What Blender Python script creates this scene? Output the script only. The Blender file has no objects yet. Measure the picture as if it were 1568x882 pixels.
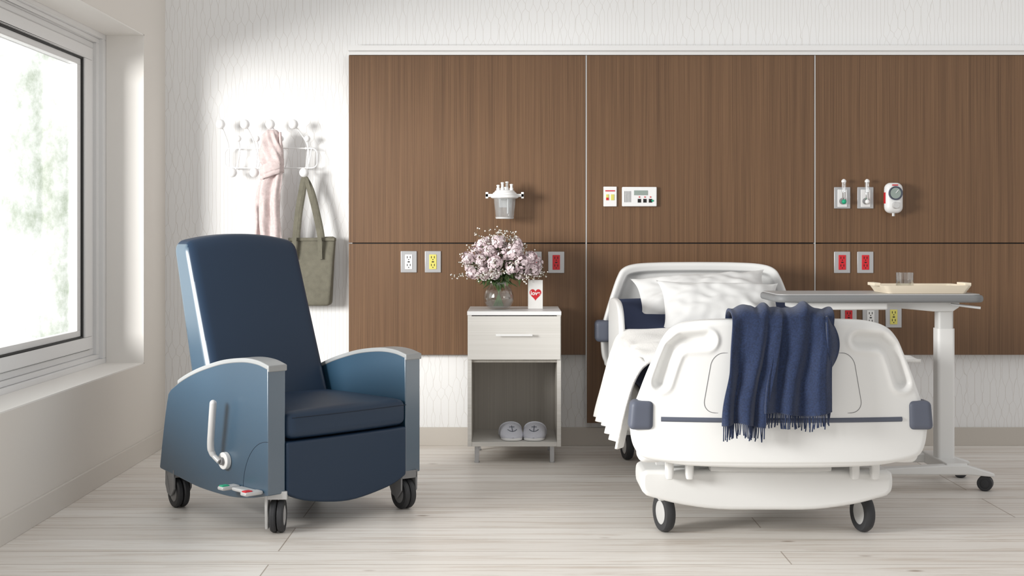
import bpy, bmesh, math, random
import numpy as np
from mathutils import Vector, Matrix, noise
from math import sin, cos, pi, radians, sqrt
random.seed(7)
sc = bpy.context.scene
col = sc.collection

# ------------------------------------------------------------------ materials
def nmat(name):
    m = bpy.data.materials.new(name); m.use_nodes = True
    nt = m.node_tree; b = nt.nodes['Principled BSDF']
    return m, nt, b
def mat(name, c, rough=0.5, metal=0.0, spec=0.5, bump=0, bscale=200, coat=0, coatior=1.5, coatr=0.42, sheen=0, trans=0, ior=1.45, var=0.0, vscale=8, stretch=(1,1,1)):
    m, nt, b = nmat(name)
    b.inputs['Base Color'].default_value = (*c, 1)
    b.inputs['Roughness'].default_value = rough
    b.inputs['Metallic'].default_value = metal
    b.inputs['Specular IOR Level'].default_value = spec
    b.inputs['Coat Weight'].default_value = coat
    b.inputs['Coat Roughness'].default_value = coatr
    b.inputs['Coat IOR'].default_value = coatior
    b.inputs['Sheen Weight'].default_value = sheen
    b.inputs['Transmission Weight'].default_value = trans
    b.inputs['IOR'].default_value = ior
    tc = nt.nodes.new('ShaderNodeTexCoord'); mp = nt.nodes.new('ShaderNodeMapping')
    mp.inputs['Scale'].default_value = stretch
    nt.links.new(tc.outputs['Object'], mp.inputs[0])
    if var > 0:
        n = nt.nodes.new('ShaderNodeTexNoise'); n.inputs['Scale'].default_value = vscale; n.inputs['Detail'].default_value = 5
        r = nt.nodes.new('ShaderNodeValToRGB')
        r.color_ramp.elements[0].position = 0.3; r.color_ramp.elements[1].position = 0.7
        r.color_ramp.elements[0].color = (*[x*(1-var) for x in c], 1)
        r.color_ramp.elements[1].color = (*[min(1, x*(1+var)) for x in c], 1)
        nt.links.new(mp.outputs[0], n.inputs['Vector']); nt.links.new(n.outputs['Fac'], r.inputs[0]); nt.links.new(r.outputs[0], b.inputs['Base Color'])
    if bump > 0:
        n2 = nt.nodes.new('ShaderNodeTexNoise'); n2.inputs['Scale'].default_value = bscale; n2.inputs['Detail'].default_value = 3
        bp = nt.nodes.new('ShaderNodeBump'); bp.inputs['Strength'].default_value = bump; bp.inputs['Distance'].default_value = 0.002
        nt.links.new(mp.outputs[0], n2.inputs['Vector']); nt.links.new(n2.outputs['Fac'], bp.inputs['Height']); nt.links.new(bp.outputs[0], b.inputs['Normal'])
    return m

def clear_mat(name, tint=(1, 1, 1), gloss=0.12, milk=0.0):
    """thin clear material: transparent + fresnel gloss (+ a little milky diffuse)"""
    m = bpy.data.materials.new(name); m.use_nodes = True; nt = m.node_tree; L = nt.links.new
    out = nt.nodes['Material Output']; nt.nodes.remove(nt.nodes['Principled BSDF'])
    t = nt.nodes.new('ShaderNodeBsdfTransparent'); t.inputs[0].default_value = (*tint, 1)
    gl = nt.nodes.new('ShaderNodeBsdfGlossy'); gl.inputs['Roughness'].default_value = 0.03
    lw = nt.nodes.new('ShaderNodeLayerWeight'); lw.inputs['Blend'].default_value = 0.25
    mu = nt.nodes.new('ShaderNodeMath'); mu.operation = 'MULTIPLY_ADD'; mu.inputs[1].default_value = 0.45; mu.inputs[2].default_value = gloss*0.4; mu.use_clamp = True
    L(lw.outputs['Facing'], mu.inputs[0])
    mx = nt.nodes.new('ShaderNodeMixShader'); L(mu.outputs[0], mx.inputs[0]); L(t.outputs[0], mx.inputs[1]); L(gl.outputs[0], mx.inputs[2])
    if milk > 0:
        d = nt.nodes.new('ShaderNodeBsdfDiffuse'); d.inputs[0].default_value = (0.85, 0.87, 0.88, 1)
        m2 = nt.nodes.new('ShaderNodeMixShader'); m2.inputs[0].default_value = milk
        L(mx.outputs[0], m2.inputs[1]); L(d.outputs[0], m2.inputs[2]); L(m2.outputs[0], out.inputs[0])
    else: L(mx.outputs[0], out.inputs[0])
    return m

def wood_mat(name, c1, c2, freq=220, along=2, rough=0.5, low=1.0, p0=0.55, p1=1.05):
    """straight linear grain running along one axis"""
    m, nt, b = nmat(name)
    tc = nt.nodes.new('ShaderNodeTexCoord'); mp = nt.nodes.new('ShaderNodeMapping')
    s = [freq, freq, freq]; s[along] = low
    mp.inputs['Scale'].default_value = s
    n = nt.nodes.new('ShaderNodeTexNoise'); n.inputs['Scale'].default_value = 1; n.inputs['Detail'].default_value = 4; n.inputs['Roughness'].default_value = 0.6
    mp2 = nt.nodes.new('ShaderNodeMapping'); s2 = [freq*0.10]*3; s2[along] = low*0.1; mp2.inputs['Scale'].default_value = s2
    n2 = nt.nodes.new('ShaderNodeTexNoise'); n2.inputs['Scale'].default_value = 1
    ad = nt.nodes.new('ShaderNodeMath'); ad.operation = 'MULTIPLY_ADD'; ad.inputs[1].default_value = 0.40
    r = nt.nodes.new('ShaderNodeValToRGB')
    r.color_ramp.elements[0].position = p0; r.color_ramp.elements[1].position = min(p1, 1)
    r.color_ramp.elements[0].color = (*c1, 1); r.color_ramp.elements[1].color = (*c2, 1)
    L = nt.links.new
    L(tc.outputs['Object'], mp.inputs[0]); L(tc.outputs['Object'], mp2.inputs[0]); L(mp.outputs[0], n.inputs['Vector']); L(mp2.outputs[0], n2.inputs['Vector'])
    L(n2.outputs['Fac'], ad.inputs[0]); L(n.outputs['Fac'], ad.inputs[2]); L(ad.outputs[0], r.inputs[0]); L(r.outputs[0], b.inputs['Base Color'])
    b.inputs['Roughness'].default_value = rough
    bp = nt.nodes.new('ShaderNodeBump'); bp.inputs['Strength'].default_value = 0.1; bp.inputs['Distance'].default_value = 0.001
    L(n.outputs['Fac'], bp.inputs['Height']); L(bp.outputs[0], b.inputs['Normal'])
    return m

def floor_mat():
    m, nt, b = nmat('whitewashed_planks'); L = nt.links.new
    tc = nt.nodes.new('ShaderNodeTexCoord')
    br = nt.nodes.new('ShaderNodeTexBrick')
    br.inputs['Scale'].default_value = 1.0; br.inputs['Brick Width'].default_value = 2.9; br.inputs['Row Height'].default_value = 0.19
    br.inputs['Mortar Size'].default_value = 0.0026; br.inputs['Mortar Smooth'].default_value = 0.2
    br.inputs['Color1'].default_value = (0.88, 0.85, 0.81, 1); br.inputs['Color2'].default_value = (0.77, 0.725, 0.675, 1)
    br.inputs['Mortar'].default_value = (0.44, 0.38, 0.33, 1); br.offset = 0.37; br.offset_frequency = 3
    mp0 = nt.nodes.new('ShaderNodeMapping'); mp0.inputs['Location'].default_value = (0.85, 0, 0)
    L(tc.outputs['Object'], mp0.inputs[0]); L(mp0.outputs[0], br.inputs['Vector'])
    mp = nt.nodes.new('ShaderNodeMapping'); mp.inputs['Scale'].default_value = (1.3, 24, 1)
    L(tc.outputs['Object'], mp.inputs[0])
    n = nt.nodes.new('ShaderNodeTexNoise'); n.inputs['Scale'].default_value = 1; n.inputs['Detail'].default_value = 9; n.inputs['Roughness'].default_value = 0.72; n.inputs['Distortion'].default_value = 0.9
    L(mp.outputs[0], n.inputs['Vector'])
    r = nt.nodes.new('ShaderNodeValToRGB')
    r.color_ramp.elements[0].position = 0.33; r.color_ramp.elements[0].color = (0.66, 0.58, 0.51, 1)
    r.color_ramp.elements[1].position = 0.52; r.color_ramp.elements[1].color = (1, 1, 1, 1)
    L(n.outputs['Fac'], r.inputs[0])
    mx = nt.nodes.new('ShaderNodeMix'); mx.data_type = 'RGBA'; mx.blend_type = 'MULTIPLY'; mx.inputs['Factor'].default_value = 0.72
    L(br.outputs['Color'], mx.inputs['A']); L(r.outputs[0], mx.inputs['B'])
    mp3 = nt.nodes.new('ShaderNodeMapping'); mp3.inputs['Scale'].default_value = (2.4, 5.3, 1)
    L(tc.outputs['Object'], mp3.inputs[0])
    v = nt.nodes.new('ShaderNodeTexVoronoi'); v.inputs['Scale'].default_value = 1.0; v.inputs['Randomness'].default_value = 1
    L(mp3.outputs[0], v.inputs['Vector'])
    r2 = nt.nodes.new('ShaderNodeValToRGB')
    r2.color_ramp.elements[0].position = 0.02; r2.color_ramp.elements[0].color = (0.32, 0.23, 0.17, 1)
    r2.color_ramp.elements[1].position = 0.085; r2.color_ramp.elements[1].color = (1, 1, 1, 1)
    L(v.outputs['Distance'], r2.inputs[0])
    mx2 = nt.nodes.new('ShaderNodeMix'); mx2.data_type = 'RGBA'; mx2.blend_type = 'MULTIPLY'; mx2.inputs['Factor'].default_value = 0.75
    L(mx.outputs['Result'], mx2.inputs['A']); L(r2.outputs[0], mx2.inputs['B']); L(mx2.outputs['Result'], b.inputs['Base Color'])
    b.inputs['Roughness'].default_value = 0.42
    bp = nt.nodes.new('ShaderNodeBump'); bp.inputs['Strength'].default_value = 0.1; bp.inputs['Distance'].default_value = 0.002
    L(n.outputs['Fac'], bp.inputs['Height']); L(bp.outputs[0], b.inputs['Normal'])
    return m

def wallpaper_mat():
    """thin vertical lines that bow together and apart, forming stretched hexagons"""
    m, nt, b = nmat('wallpaper_lines'); L = nt.links.new
    def M(op, a, b_=None, c=None, clamp=False):
        n = nt.nodes.new('ShaderNodeMath'); n.operation = op; n.use_clamp = clamp
        for i, q in enumerate((a, b_, c)):
            if q is None: continue
            if isinstance(q, (int, float)): n.inputs[i].default_value = q
            else: L(q, n.inputs[i])
        return n.outputs[0]
    tc = nt.nodes.new('ShaderNodeTexCoord'); sp = nt.nodes.new('ShaderNodeSeparateXYZ'); L(tc.outputs['Object'], sp.inputs[0])
    x, z = sp.outputs['X'], sp.outputs['Z']
    nn = nt.nodes.new('ShaderNodeTexNoise'); nn.inputs['Scale'].default_value = 5.5; nn.inputs['Detail'].default_value = 2; L(tc.outputs['Object'], nn.inputs['Vector'])
    zz = M('MULTIPLY_ADD', nn.outputs['Fac'], 4.0, M('MULTIPLY', z, 1/0.10))
    tri = M('PINGPONG', zz, 1.0)
    t = M('MULTIPLY', M('SUBTRACT', M('MINIMUM', M('MAXIMUM', tri, 0.22), 0.78), 0.5), 0.86)
    n3 = nt.nodes.new('ShaderNodeTexNoise'); n3.inputs['Scale'].default_value = 3.7; n3.inputs['Detail'].default_value = 1; L(tc.outputs['Object'], n3.inputs['Vector'])
    amp = M('MULTIPLY', M('SUBTRACT', n3.outputs['Fac'], 0.38), 4.5, clamp=True)
    t = M('MULTIPLY', t, amp)
    X = M('MULTIPLY', x, 1/0.042)
    res = None
    for sg, off in ((1, 0.0), (-1, 0.5)):
        f = M('FRACT', M('ADD', M('MULTIPLY_ADD', t, sg, X), off+100))
        d = M('ABSOLUTE', M('SUBTRACT', f, 0.5))
        res = d if res is None else M('MINIMUM', res, d)
    r = nt.nodes.new('ShaderNodeMapRange'); r.inputs['From Min'].default_value = 0.012; r.inputs['From Max'].default_value = 0.036; L(res, r.inputs['Value'])
    mx = nt.nodes.new('ShaderNodeMix'); mx.data_type = 'RGBA'
    L(r.outputs[0], mx.inputs['Factor'])
    mx.inputs['A'].default_value = (0.70, 0.68, 0.66, 1); mx.inputs['B'].default_value = (0.86, 0.86, 0.86, 1)
    L(mx.outputs['Result'], b.inputs['Base Color'])
    b.inputs['Roughness'].default_value = 0.7
    return m

M_floor = floor_mat(); M_paper = wallpaper_mat()
M_wall = mat('painted_wall_warm', (0.76, 0.72, 0.67), 0.8, bump=0.05, bscale=300)
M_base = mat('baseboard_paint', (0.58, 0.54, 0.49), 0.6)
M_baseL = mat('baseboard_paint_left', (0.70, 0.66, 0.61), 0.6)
M_frame = mat('window_vinyl', (0.84, 0.84, 0.84), 0.4)
M_gasket = mat('window_gasket', (0.03, 0.03, 0.03), 0.6)
M_walnut = wood_mat('walnut_veneer', (0.082, 0.040, 0.018), (0.225, 0.122, 0.060), freq=330, along=2, rough=0.5, low=1.4, p0=0.42, p1=0.98)
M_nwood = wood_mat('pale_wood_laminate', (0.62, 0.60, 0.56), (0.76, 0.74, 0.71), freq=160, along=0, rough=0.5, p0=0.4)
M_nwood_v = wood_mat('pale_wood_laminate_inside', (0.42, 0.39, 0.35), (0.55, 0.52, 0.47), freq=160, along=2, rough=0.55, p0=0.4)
M_white = mat('white_laminate', (0.85, 0.85, 0.85), 0.35)
M_plastic = mat('white_plastic', (0.80, 0.80, 0.79), 0.38)
M_plastic2 = mat('offwhite_plastic', (0.66, 0.66, 0.65), 0.45)
M_slate = mat('slate_blue_plastic', (0.10, 0.112, 0.15), 0.5)
M_dark = mat('dark_rubber', (0.035, 0.036, 0.04), 0.55)
M_black = mat('black_plastic', (0.01, 0.01, 0.01), 0.5)
M_grey = mat('grey_plastic', (0.22, 0.22, 0.225), 0.4)
M_lgrey = mat('light_grey_metal', (0.60, 0.60, 0.60), 0.35, metal=0.15)
M_metal = mat('brushed_metal', (0.50, 0.50, 0.51), 0.4, metal=0.5)
M_chrome = mat('chrome', (0.8, 0.8, 0.8), 0.12, metal=1)
M_blue = mat('navy_vinyl', (0.012, 0.031, 0.066), 0.45, spec=0.5, bump=0.08, bscale=500)
M_bluep = mat('navy_vinyl_panel_lit', (0.013, 0.058, 0.108), 0.42, spec=0.8, coat=1.0, coatior=1.95, coatr=0.30, bump=0.05, bscale=600)  # side panel vinyl; window-lit teal is partly put into the lighter base colour
M_seam = mat('navy_seam', (0.006, 0.012, 0.025), 0.7)
M_cap = mat('armcap_grey', (0.33, 0.34, 0.345), 0.35)
M_throw = mat('navy_wool', (0.014, 0.027, 0.075), 0.95, sheen=0.2, bump=0.9, bscale=700, var=0.35, vscale=180)
M_sheetblue = mat('navy_sheet', (0.018, 0.032, 0.085), 0.85, bump=0.3, bscale=20)
M_knit = mat('white_knit', (0.80, 0.785, 0.76), 0.95, bump=1.0, bscale=160, sheen=0.2)
M_pillow = mat('white_cotton', (0.74, 0.74, 0.735), 0.9, bump=0.3, bscale=25)
M_pink = mat('pink_scarf_wool', (0.66, 0.55, 0.54), 0.95, bump=0.7, bscale=350, sheen=0.3, var=0.12, vscale=60)
M_tote = mat('olive_canvas', (0.165, 0.155, 0.118), 0.9, bump=0.6, bscale=300, var=0.12, vscale=30)
M_glass = clear_mat('clear_glass', (0.985, 0.99, 0.99), 0.2)
M_pane = clear_mat('window_glass', (0.99, 0.995, 0.995), 0.05)
M_cplastic = clear_mat('clear_plastic', (0.96, 0.97, 0.975), 0.2, milk=0.11)
M_petal = mat('flower_petal', (0.81, 0.68, 0.71), 0.8, var=0.2, vscale=45)
M_leaf = mat('leaf_green', (0.10, 0.17, 0.06), 0.6, var=0.3, vscale=40)
M_twig = mat('twig_brown', (0.16, 0.12, 0.07), 0.8)
M_bud = mat('bud_white', (0.80, 0.78, 0.74), 0.7)
M_red = mat('red_plastic', (0.62, 0.02, 0.03), 0.4)
M_yellow = mat('yellow_plastic', (0.72, 0.66, 0.16), 0.4)
M_green = mat('green_plastic', (0.02, 0.40, 0.22), 0.4)
M_slip = mat('pale_blue_terry', (0.66, 0.67, 0.74), 0.95, bump=0.8, bscale=300)
M_slipin = mat('pale_blue_lining', (0.50, 0.52, 0.62), 0.95)
M_tray = mat('cream_bamboo', (0.80, 0.71, 0.57), 0.5)
M_tabletop = mat('grey_laminate_top', (0.42, 0.42, 0.42), 0.4)
M_tableedge = mat('grey_edge', (0.20, 0.205, 0.21), 0.5)
M_paperw = mat('card_paper', (0.86, 0.85, 0.83), 0.7)
M_screen = mat('display_dark', (0.30, 0.36, 0.33), 0.3)
M_water = clear_mat('vase_water', (0.96, 0.975, 0.965), 0.05)

# ------------------------------------------------------------------ helpers
INV = {}
def grp(name, loc, rz=0, world=True):
    e = bpy.data.objects.new(name, None); col.objects.link(e)
    e.location = loc; e.rotation_euler = (0, 0, rz); e.empty_display_size = 0.1
    INV[e.name] = (Matrix.Translation(loc) @ Matrix.Rotation(rz, 4, 'Z')).inverted() if world else Matrix.Identity(4)
    return e
def add(parent, name, vf, m, smooth=True, M=None, bevel=0, bseg=3, sub=0, solid=0, ang=35, recalc=True):
    v, f = vf
    me = bpy.data.meshes.new(name)
    T = Matrix.Identity(4) if M is None else M
    if parent is not None: T = INV[parent.name] @ T
    me.from_pydata([tuple(T @ Vector(p)) for p in v], [], [tuple(x) for x in f])
    if recalc:
        bm = bmesh.new(); bm.from_mesh(me); bmesh.ops.remove_doubles(bm, verts=bm.verts, dist=1e-6)
        bmesh.ops.recalc_face_normals(bm, faces=bm.faces); bm.to_mesh(me); bm.free()
    me.update()
    if smooth:
        me.polygons.foreach_set('use_smooth', [True]*len(me.polygons))
        if not sub: me.set_sharp_from_angle(angle=radians(ang))
    me.materials.append(m)
    o = bpy.data.objects.new(name, me); col.objects.link(o)
    if parent is not None: o.parent = parent
    if solid: md = o.modifiers.new('s', 'SOLIDIFY'); md.thickness = solid; md.offset = 0
    if bevel:
        md = o.modifiers.new('b', 'BEVEL'); md.width = bevel; md.segments = bseg; md.limit_method = 'ANGLE'; md.angle_limit = radians(40); md.harden_normals = False
    if sub: md = o.modifiers.new('u', 'SUBSURF'); md.levels = sub; md.render_levels = sub
    return o
def join(*parts):
    V, F = [], []
    for v, f in parts:
        n = len(V); V += [tuple(p) for p in v]; F += [tuple(i+n for i in x) for x in f]
    return V, F
def xf(vf, M):
    return [tuple(M @ Vector(p)) for p in vf[0]], vf[1]
def box(x0, x1, y0, y1, z0, z1):
    v = [(x, y, z) for x in (x0, x1) for y in (y0, y1) for z in (z0, z1)]
    return v, [(0,1,3,2),(4,6,7,5),(0,4,5,1),(2,3,7,6),(0,2,6,4),(1,5,7,3)]
def prism(pts, a0, a1, plane='XZ'):
    n = len(pts)
    def P(p, a):
        return {'XZ': (p[0], a, p[1]), 'YZ': (a, p[0], p[1]), 'XY': (p[0], p[1], a)}[plane]
    v = [P(p, a0) for p in pts] + [P(p, a1) for p in pts]
    f = [tuple(range(n)), tuple(range(2*n-1, n-1, -1))] + [(i, (i+1) % n, n+(i+1) % n, n+i) for i in range(n)]
    return v, f
def cr(pts, k=8, closed=False):
    P = [Vector(p) for p in pts]; n = len(P); out = []
    rng = range(n if closed else n-1)
    for i in rng:
        if closed: a, b, c, d = P[(i-1) % n], P[i], P[(i+1) % n], P[(i+2) % n]
        else:
            b, c = P[i], P[i+1]; a = P[i-1] if i > 0 else b*2-c; d = P[i+2] if i+2 < n else c*2-b
        for j in range(k):
            t = j/k
            out.append(0.5*((2*b)+(c-a)*t+(2*a-5*b+4*c-d)*t*t+(3*b-a-3*c+d)*t**3))
    if not closed: out.append(P[-1])
    return [tuple(p) for p in out]
def rrect(x0, x1, y0, y1, r, k=6):
    o = []
    for cx, cy, a in ((x1-r, y1-r, 0), (x0+r, y1-r, 90), (x0+r, y0+r, 180), (x1-r, y0+r, 270)):
        for j in range(k+1):
            t = radians(a+90*j/k); o.append((cx+r*cos(t), cy+r*sin(t)))
    return o
def tube(pts, r, n=8, closed=False, taper=None):
    P = [Vector(p) for p in pts]; m = len(P); V = []; F = []
    up = Vector((0.13, 0.31, 0.94)).normalized(); prev = None
    for i, p in enumerate(P):
        if closed: t = (P[(i+1) % m]-P[i-1])
        else: t = (P[min(i+1, m-1)]-P[max(i-1, 0)])
        t.normalize()
        if prev is None:
            a = t.cross(up); a = a if a.length > 1e-3 else t.cross(Vector((1, 0, 0)))
        else: a = prev - t*prev.dot(t)
        a.normalize(); prev = a; b = t.cross(a)
        rr = r*(taper[i] if taper else 1)
        for j in range(n):
            q = p+(a*cos(2*pi*j/n)+b*sin(2*pi*j/n))*rr; V.append(tuple(q))
    for i in range(m if closed else m-1):
        for j in range(n):
            i2 = (i+1) % m
            F.append((i*n+j, i*n+(j+1) % n, i2*n+(j+1) % n, i2*n+j))
    if not closed: F += [tuple(range(n)), tuple(range((m-1)*n, m*n))]
    return V, F
def lathe(prof, n=24, axis='Z', c=(0, 0, 0)):
    V = []; F = []; m = len(prof)
    for r, h in prof:
        for j in range(n):
            a = 2*pi*j/n; x, y = max(r, 1e-5)*cos(a), max(r, 1e-5)*sin(a)
            q = {'Z': (x, y, h), 'Y': (x, h, y), 'X': (h, x, y)}[axis]
            V.append((q[0]+c[0], q[1]+c[1], q[2]+c[2]))
    for i in range(m-1):
        for j in range(n): F.append((i*n+j, i*n+(j+1) % n, (i+1)*n+(j+1) % n, (i+1)*n+j))
    return V, F
def cyl(c, r, h, axis='Z', n=24):
    return lathe([(0, 0), (r, 0), (r, h), (0, h)], n, axis, c)
def ball(c, r, n=20, sc3=(1, 1, 1)):
    m = n//2
    V, F = lathe([(r*sin(pi*i/m), -r*cos(pi*i/m)) for i in range(m+1)], n)
    return [(p[0]*sc3[0]+c[0], p[1]*sc3[1]+c[1], p[2]*sc3[2]+c[2]) for p in V], F
def rbox(c, size, r, n=14, deform=None):
    h = [s/2 for s in size]; V = {}; vs = []; F = []
    def vid(p):
        k = tuple(round(x, 6) for x in p)
        if k not in V: V[k] = len(vs); vs.append(p)
        return V[k]
    g = [-1+2*i/n for i in range(n+1)]
    g = [math.copysign(abs(x)**0.8, x) for x in g]
    for ax in range(3):
        for sgn in (-1, 1):
            for i in range(n):
                for j in range(n):
                    q = []
                    for (a, b) in ((i, j), (i+1, j), (i+1, j+1), (i, j+1)):
                        p = [0, 0, 0]; p[ax] = sgn; p[(ax+1) % 3] = g[a]; p[(ax+2) % 3] = g[b]
                        q.append(vid(tuple(p)))
                    F.append(tuple(q))
    out = []
    for p in vs:
        w = Vector([p[k]*h[k] for k in range(3)])
        inn = Vector([max(-(h[k]-r), min(h[k]-r, w[k])) for k in range(3)])
        d = w-inn
        if d.length > 1e-9: w = inn+d.normalized()*r
        q = deform(w, h) if deform else w
        out.append((q[0]+c[0], q[1]+c[1], q[2]+c[2]))
    return out, F
def sheet(fn, nu, nv):
    V = [tuple(fn(i/nu, j/nv)) for j in range(nv+1) for i in range(nu+1)]
    F = [(j*(nu+1)+i, j*(nu+1)+i+1, (j+1)*(nu+1)+i+1, (j+1)*(nu+1)+i) for j in range(nv) for i in range(nu)]
    return V, F
def nz(x, y, z=0, s=1): return noise.noise(Vector((x*s, y*s, z*s)))
def sstep(a, b, x):
    t = max(0, min(1, (x-a)/(b-a))); return t*t*(3-2*t)

def shield(outline, T, R, bow, recess, ncol=180, k=10):
    """moulded panel; outline: right-half points (x,z) top->bottom. front faces -y"""
    C = cr(outline, k)
    rows = [(max(x, 0.0), z) for x, z in C if x > 0.01]
    full = [(x, z) for x, z in rows] ; poly = full + [(-x, z) for x, z in reversed(full)]
    A = np.array(poly); B = np.roll(A, -1, axis=0)
    us = np.linspace(-1, 1, ncol+1)
    X = np.array([[x*u for u in us] for x, z in rows]); Z = np.array([[z for u in us] for x, z in rows])
    P = np.stack([X.ravel(), Z.ravel()], 1)
    D = np.full(len(P), 1e9)
    for a, b in zip(A, B):
        ab = b-a; L2 = max((ab*ab).sum(), 1e-12)
        t = np.clip(((P-a)@ab)/L2, 0, 1); q = a+t[:, None]*ab
        D = np.minimum(D, np.hypot(*(P-q).T))
    V = []; nr = len(rows); nc = ncol+1
    for (x, z), d in zip(P, D):
        e = 0 if d >= R else R-sqrt(max(0, R*R-(R-d)**2))
        V.append((x, e+bow(x, z)+recess(x, z, d), z))
    n = len(V)
    for (x, z) in P: V.append((x, T+bow(x, z), z))
    F = []
    for j in range(nr-1):
        for i in range(ncol):
            a = j*nc+i; F.append((a, a+1, a+nc+1, a+nc)); F.append((n+a, n+a+nc, n+a+nc+1, n+a+1))
    for i in range(ncol):
        F.append((i, n+i, n+i+1, i+1)); a = (nr-1)*nc+i; F.append((a, a+1, n+a+1, n+a))
    for j in range(nr-1):
        a = j*nc; F.append((a, a+nc, n+a+nc, n+a)); a = j*nc+ncol; F.append((a, n+a, n+a+nc, a+nc))
    return V, F
def segd(x, z, pts):
    m = 1e9
    for (ax, az), (bx, bz) in zip(pts[:-1], pts[1:]):
        dx, dz = bx-ax, bz-az; t = max(0, min(1, ((x-ax)*dx+(z-az)*dz)/(dx*dx+dz*dz)))
        m = min(m, math.hypot(x-ax-t*dx, z-az-t*dz))
    return m

def wheel(parent, name, c, ang, r, w, hubm=None, twin=False):
    """axis along local X rotated by ang about Z"""
    M = Matrix.Translation(c) @ Matrix.Rotation(ang, 4, 'Z')
    def one(off, ww, tag):
        h = ww/2
        add(parent, name+'_tire'+tag, lathe([(r*0.62, off-h), (r*0.93, off-h), (r, off-h*0.5), (r, off+h*0.5), (r*0.93, off+h), (r*0.62, off+h), (r*0.62, off-h)], 32, 'X'), M_dark, M=M)
        add(parent, name+'_hub'+tag, lathe([(0, off-h*0.9), (r*0.45, off-h*1.05), (r*0.66, off-h*0.8), (r*0.66, off+h*0.8), (r*0.45, off+h*1.05), (0, off+h*0.9)], 32, 'X'), hubm or M_grey, M=M)
    if twin:
        one(-w*0.27, w*0.46, '_a'); one(w*0.27, w*0.46, '_b')
    else: one(0, w, '')

# ------------------------------------------------------------------ room shell
YB = 7.143; XL = -1.896
add(None, 'floor', box(XL-0.3, 4.2, -0.6, YB+0.1, -0.06, 0.0), M_floor, smooth=False)
add(None, 'wall_back', box(XL-0.3, 4.2, YB, YB+0.12, 0.0, 2.9), M_paper, smooth=False)
WY0, WY1, WZ0, WZ1 = 2.2, 6.734, 0.487, 2.184
LW0 = 1.6; XO = XL-0.32
add(None, 'wall_left', join(box(XO, XL, LW0, YB, 0, WZ0), box(XO, XL, LW0, YB, WZ1, 2.9), box(XO, XL, WY1, YB, WZ0, WZ1), box(XO, XL, LW0, WY0, WZ0, WZ1)), M_wall, smooth=False, recalc=False)
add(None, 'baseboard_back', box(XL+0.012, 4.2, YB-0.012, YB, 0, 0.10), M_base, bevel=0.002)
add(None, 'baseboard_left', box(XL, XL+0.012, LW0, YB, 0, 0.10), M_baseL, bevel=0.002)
# pale lining of the window opening, daylight on the reveals put into its colour
add(None, 'trim_2', join(box(-2.091, XL-0.001, WY1-0.006, WY1, WZ0, WZ1), box(-2.091, XL-0.001, WY0, WY1, WZ0, WZ0+0.006), box(-2.091, XL-0.001, WY0, WY1, WZ1-0.006, WZ1)), mat('window_lining_lit', (0.87, 0.845, 0.81), 0.6), smooth=False)

# window
w1 = grp('window_1', (-2.12, (WY0+WY1)/2, WZ0))
def ring(x0, x1, inset, wd):
    a, b, c, d = WY0+inset, WY1-inset, WZ0+inset*0.6, WZ1-inset*0.6
    return join(box(x0, x1, a, b, c, c+wd*0.6), box(x0, x1, a, b, d-wd*0.6, d), box(x0, x1, a, a+wd, c+wd*0.6, d-wd*0.6), box(x0, x1, b-wd, b, c+wd*0.6, d-wd*0.6))
add(w1, 'outer_frame', ring(-2.20, -2.092, 0.001, 0.050), M_frame, bevel=0.003)
add(w1, 'inner_frame', ring(-2.20, -2.112, 0.051, 0.040), M_frame, bevel=0.003)
add(w1, 'stop_frame', ring(-2.20, -2.130, 0.091, 0.050), M_frame, bevel=0.003)
add(w1, 'gasket', ring(-2.185, -2.133, 0.141, 0.008), M_gasket)
add(w1, 'sash', ring(-2.19, -2.116, 0.149, 0.105), M_frame, bevel=0.006)
add(w1, 'gasket_glass', ring(-2.175, -2.126, 0.254, 0.014), M_gasket)
add(w1, 'glazing_bead', ring(-2.175, -2.135, 0.268, 0.050), M_frame, bevel=0.003)
add(w1, 'mullion', box(-2.19, -2.112, 4.05, 4.13, WZ0+0.1, WZ1-0.1), M_frame, bevel=0.004)
add(w1, 'glass_pane', box(-2.160, -2.157, WY0+0.30, WY1-0.30, WZ0+0.18, WZ1-0.18), M_pane, smooth=False)

# wood headwall
PF = 7.09
wp = grp('wood_wall_panel', (1.3, 7.12, 0.13))
k = 0
for xa, xb, zl in ((-0.886, 0.399, 0.5), (0.407, 1.641, 0.13), (1.649, 3.9, 0.5)):
    for za, zb in ((1.109, 2.126), (zl, 1.103)):
        k += 1; add(wp, 'veneer_board_%d' % k, box(xa, xb, PF, PF+0.035, za, zb), M_walnut, bevel=0.0015, bseg=1)
add(wp, 'backing_left', box(-0.87, 0.403, PF+0.03, YB, 0.52, 2.12), M_dark, smooth=False)
add(wp, 'backing_right', box(0.403, 3.9, PF+0.03, YB, 0.52, 2.12), M_dark, smooth=False)
add(wp, 'backing_low', box(0.42, 1.63, PF+0.03, YB, 0.14, 0.52), M_dark, smooth=False)
add(wp, 'seam_strip_1', box(0.400, 0.406, PF+0.002, PF+0.03, 0.13, 2.126), M_lgrey, smooth=False)
add(wp, 'seam_strip_2', box(1.642, 1.648, PF+0.002, PF+0.03, 0.5, 2.126), M_lgrey, smooth=False)
add(None, 'trim_1', prism([(7.143, 2.128), (7.085, 2.128), (7.085, 2.144), (7.062, 2.149), (7.062, 2.176), (7.143, 2.176)], -0.886, 3.9, 'YZ'), M_white, smooth=False)

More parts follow.
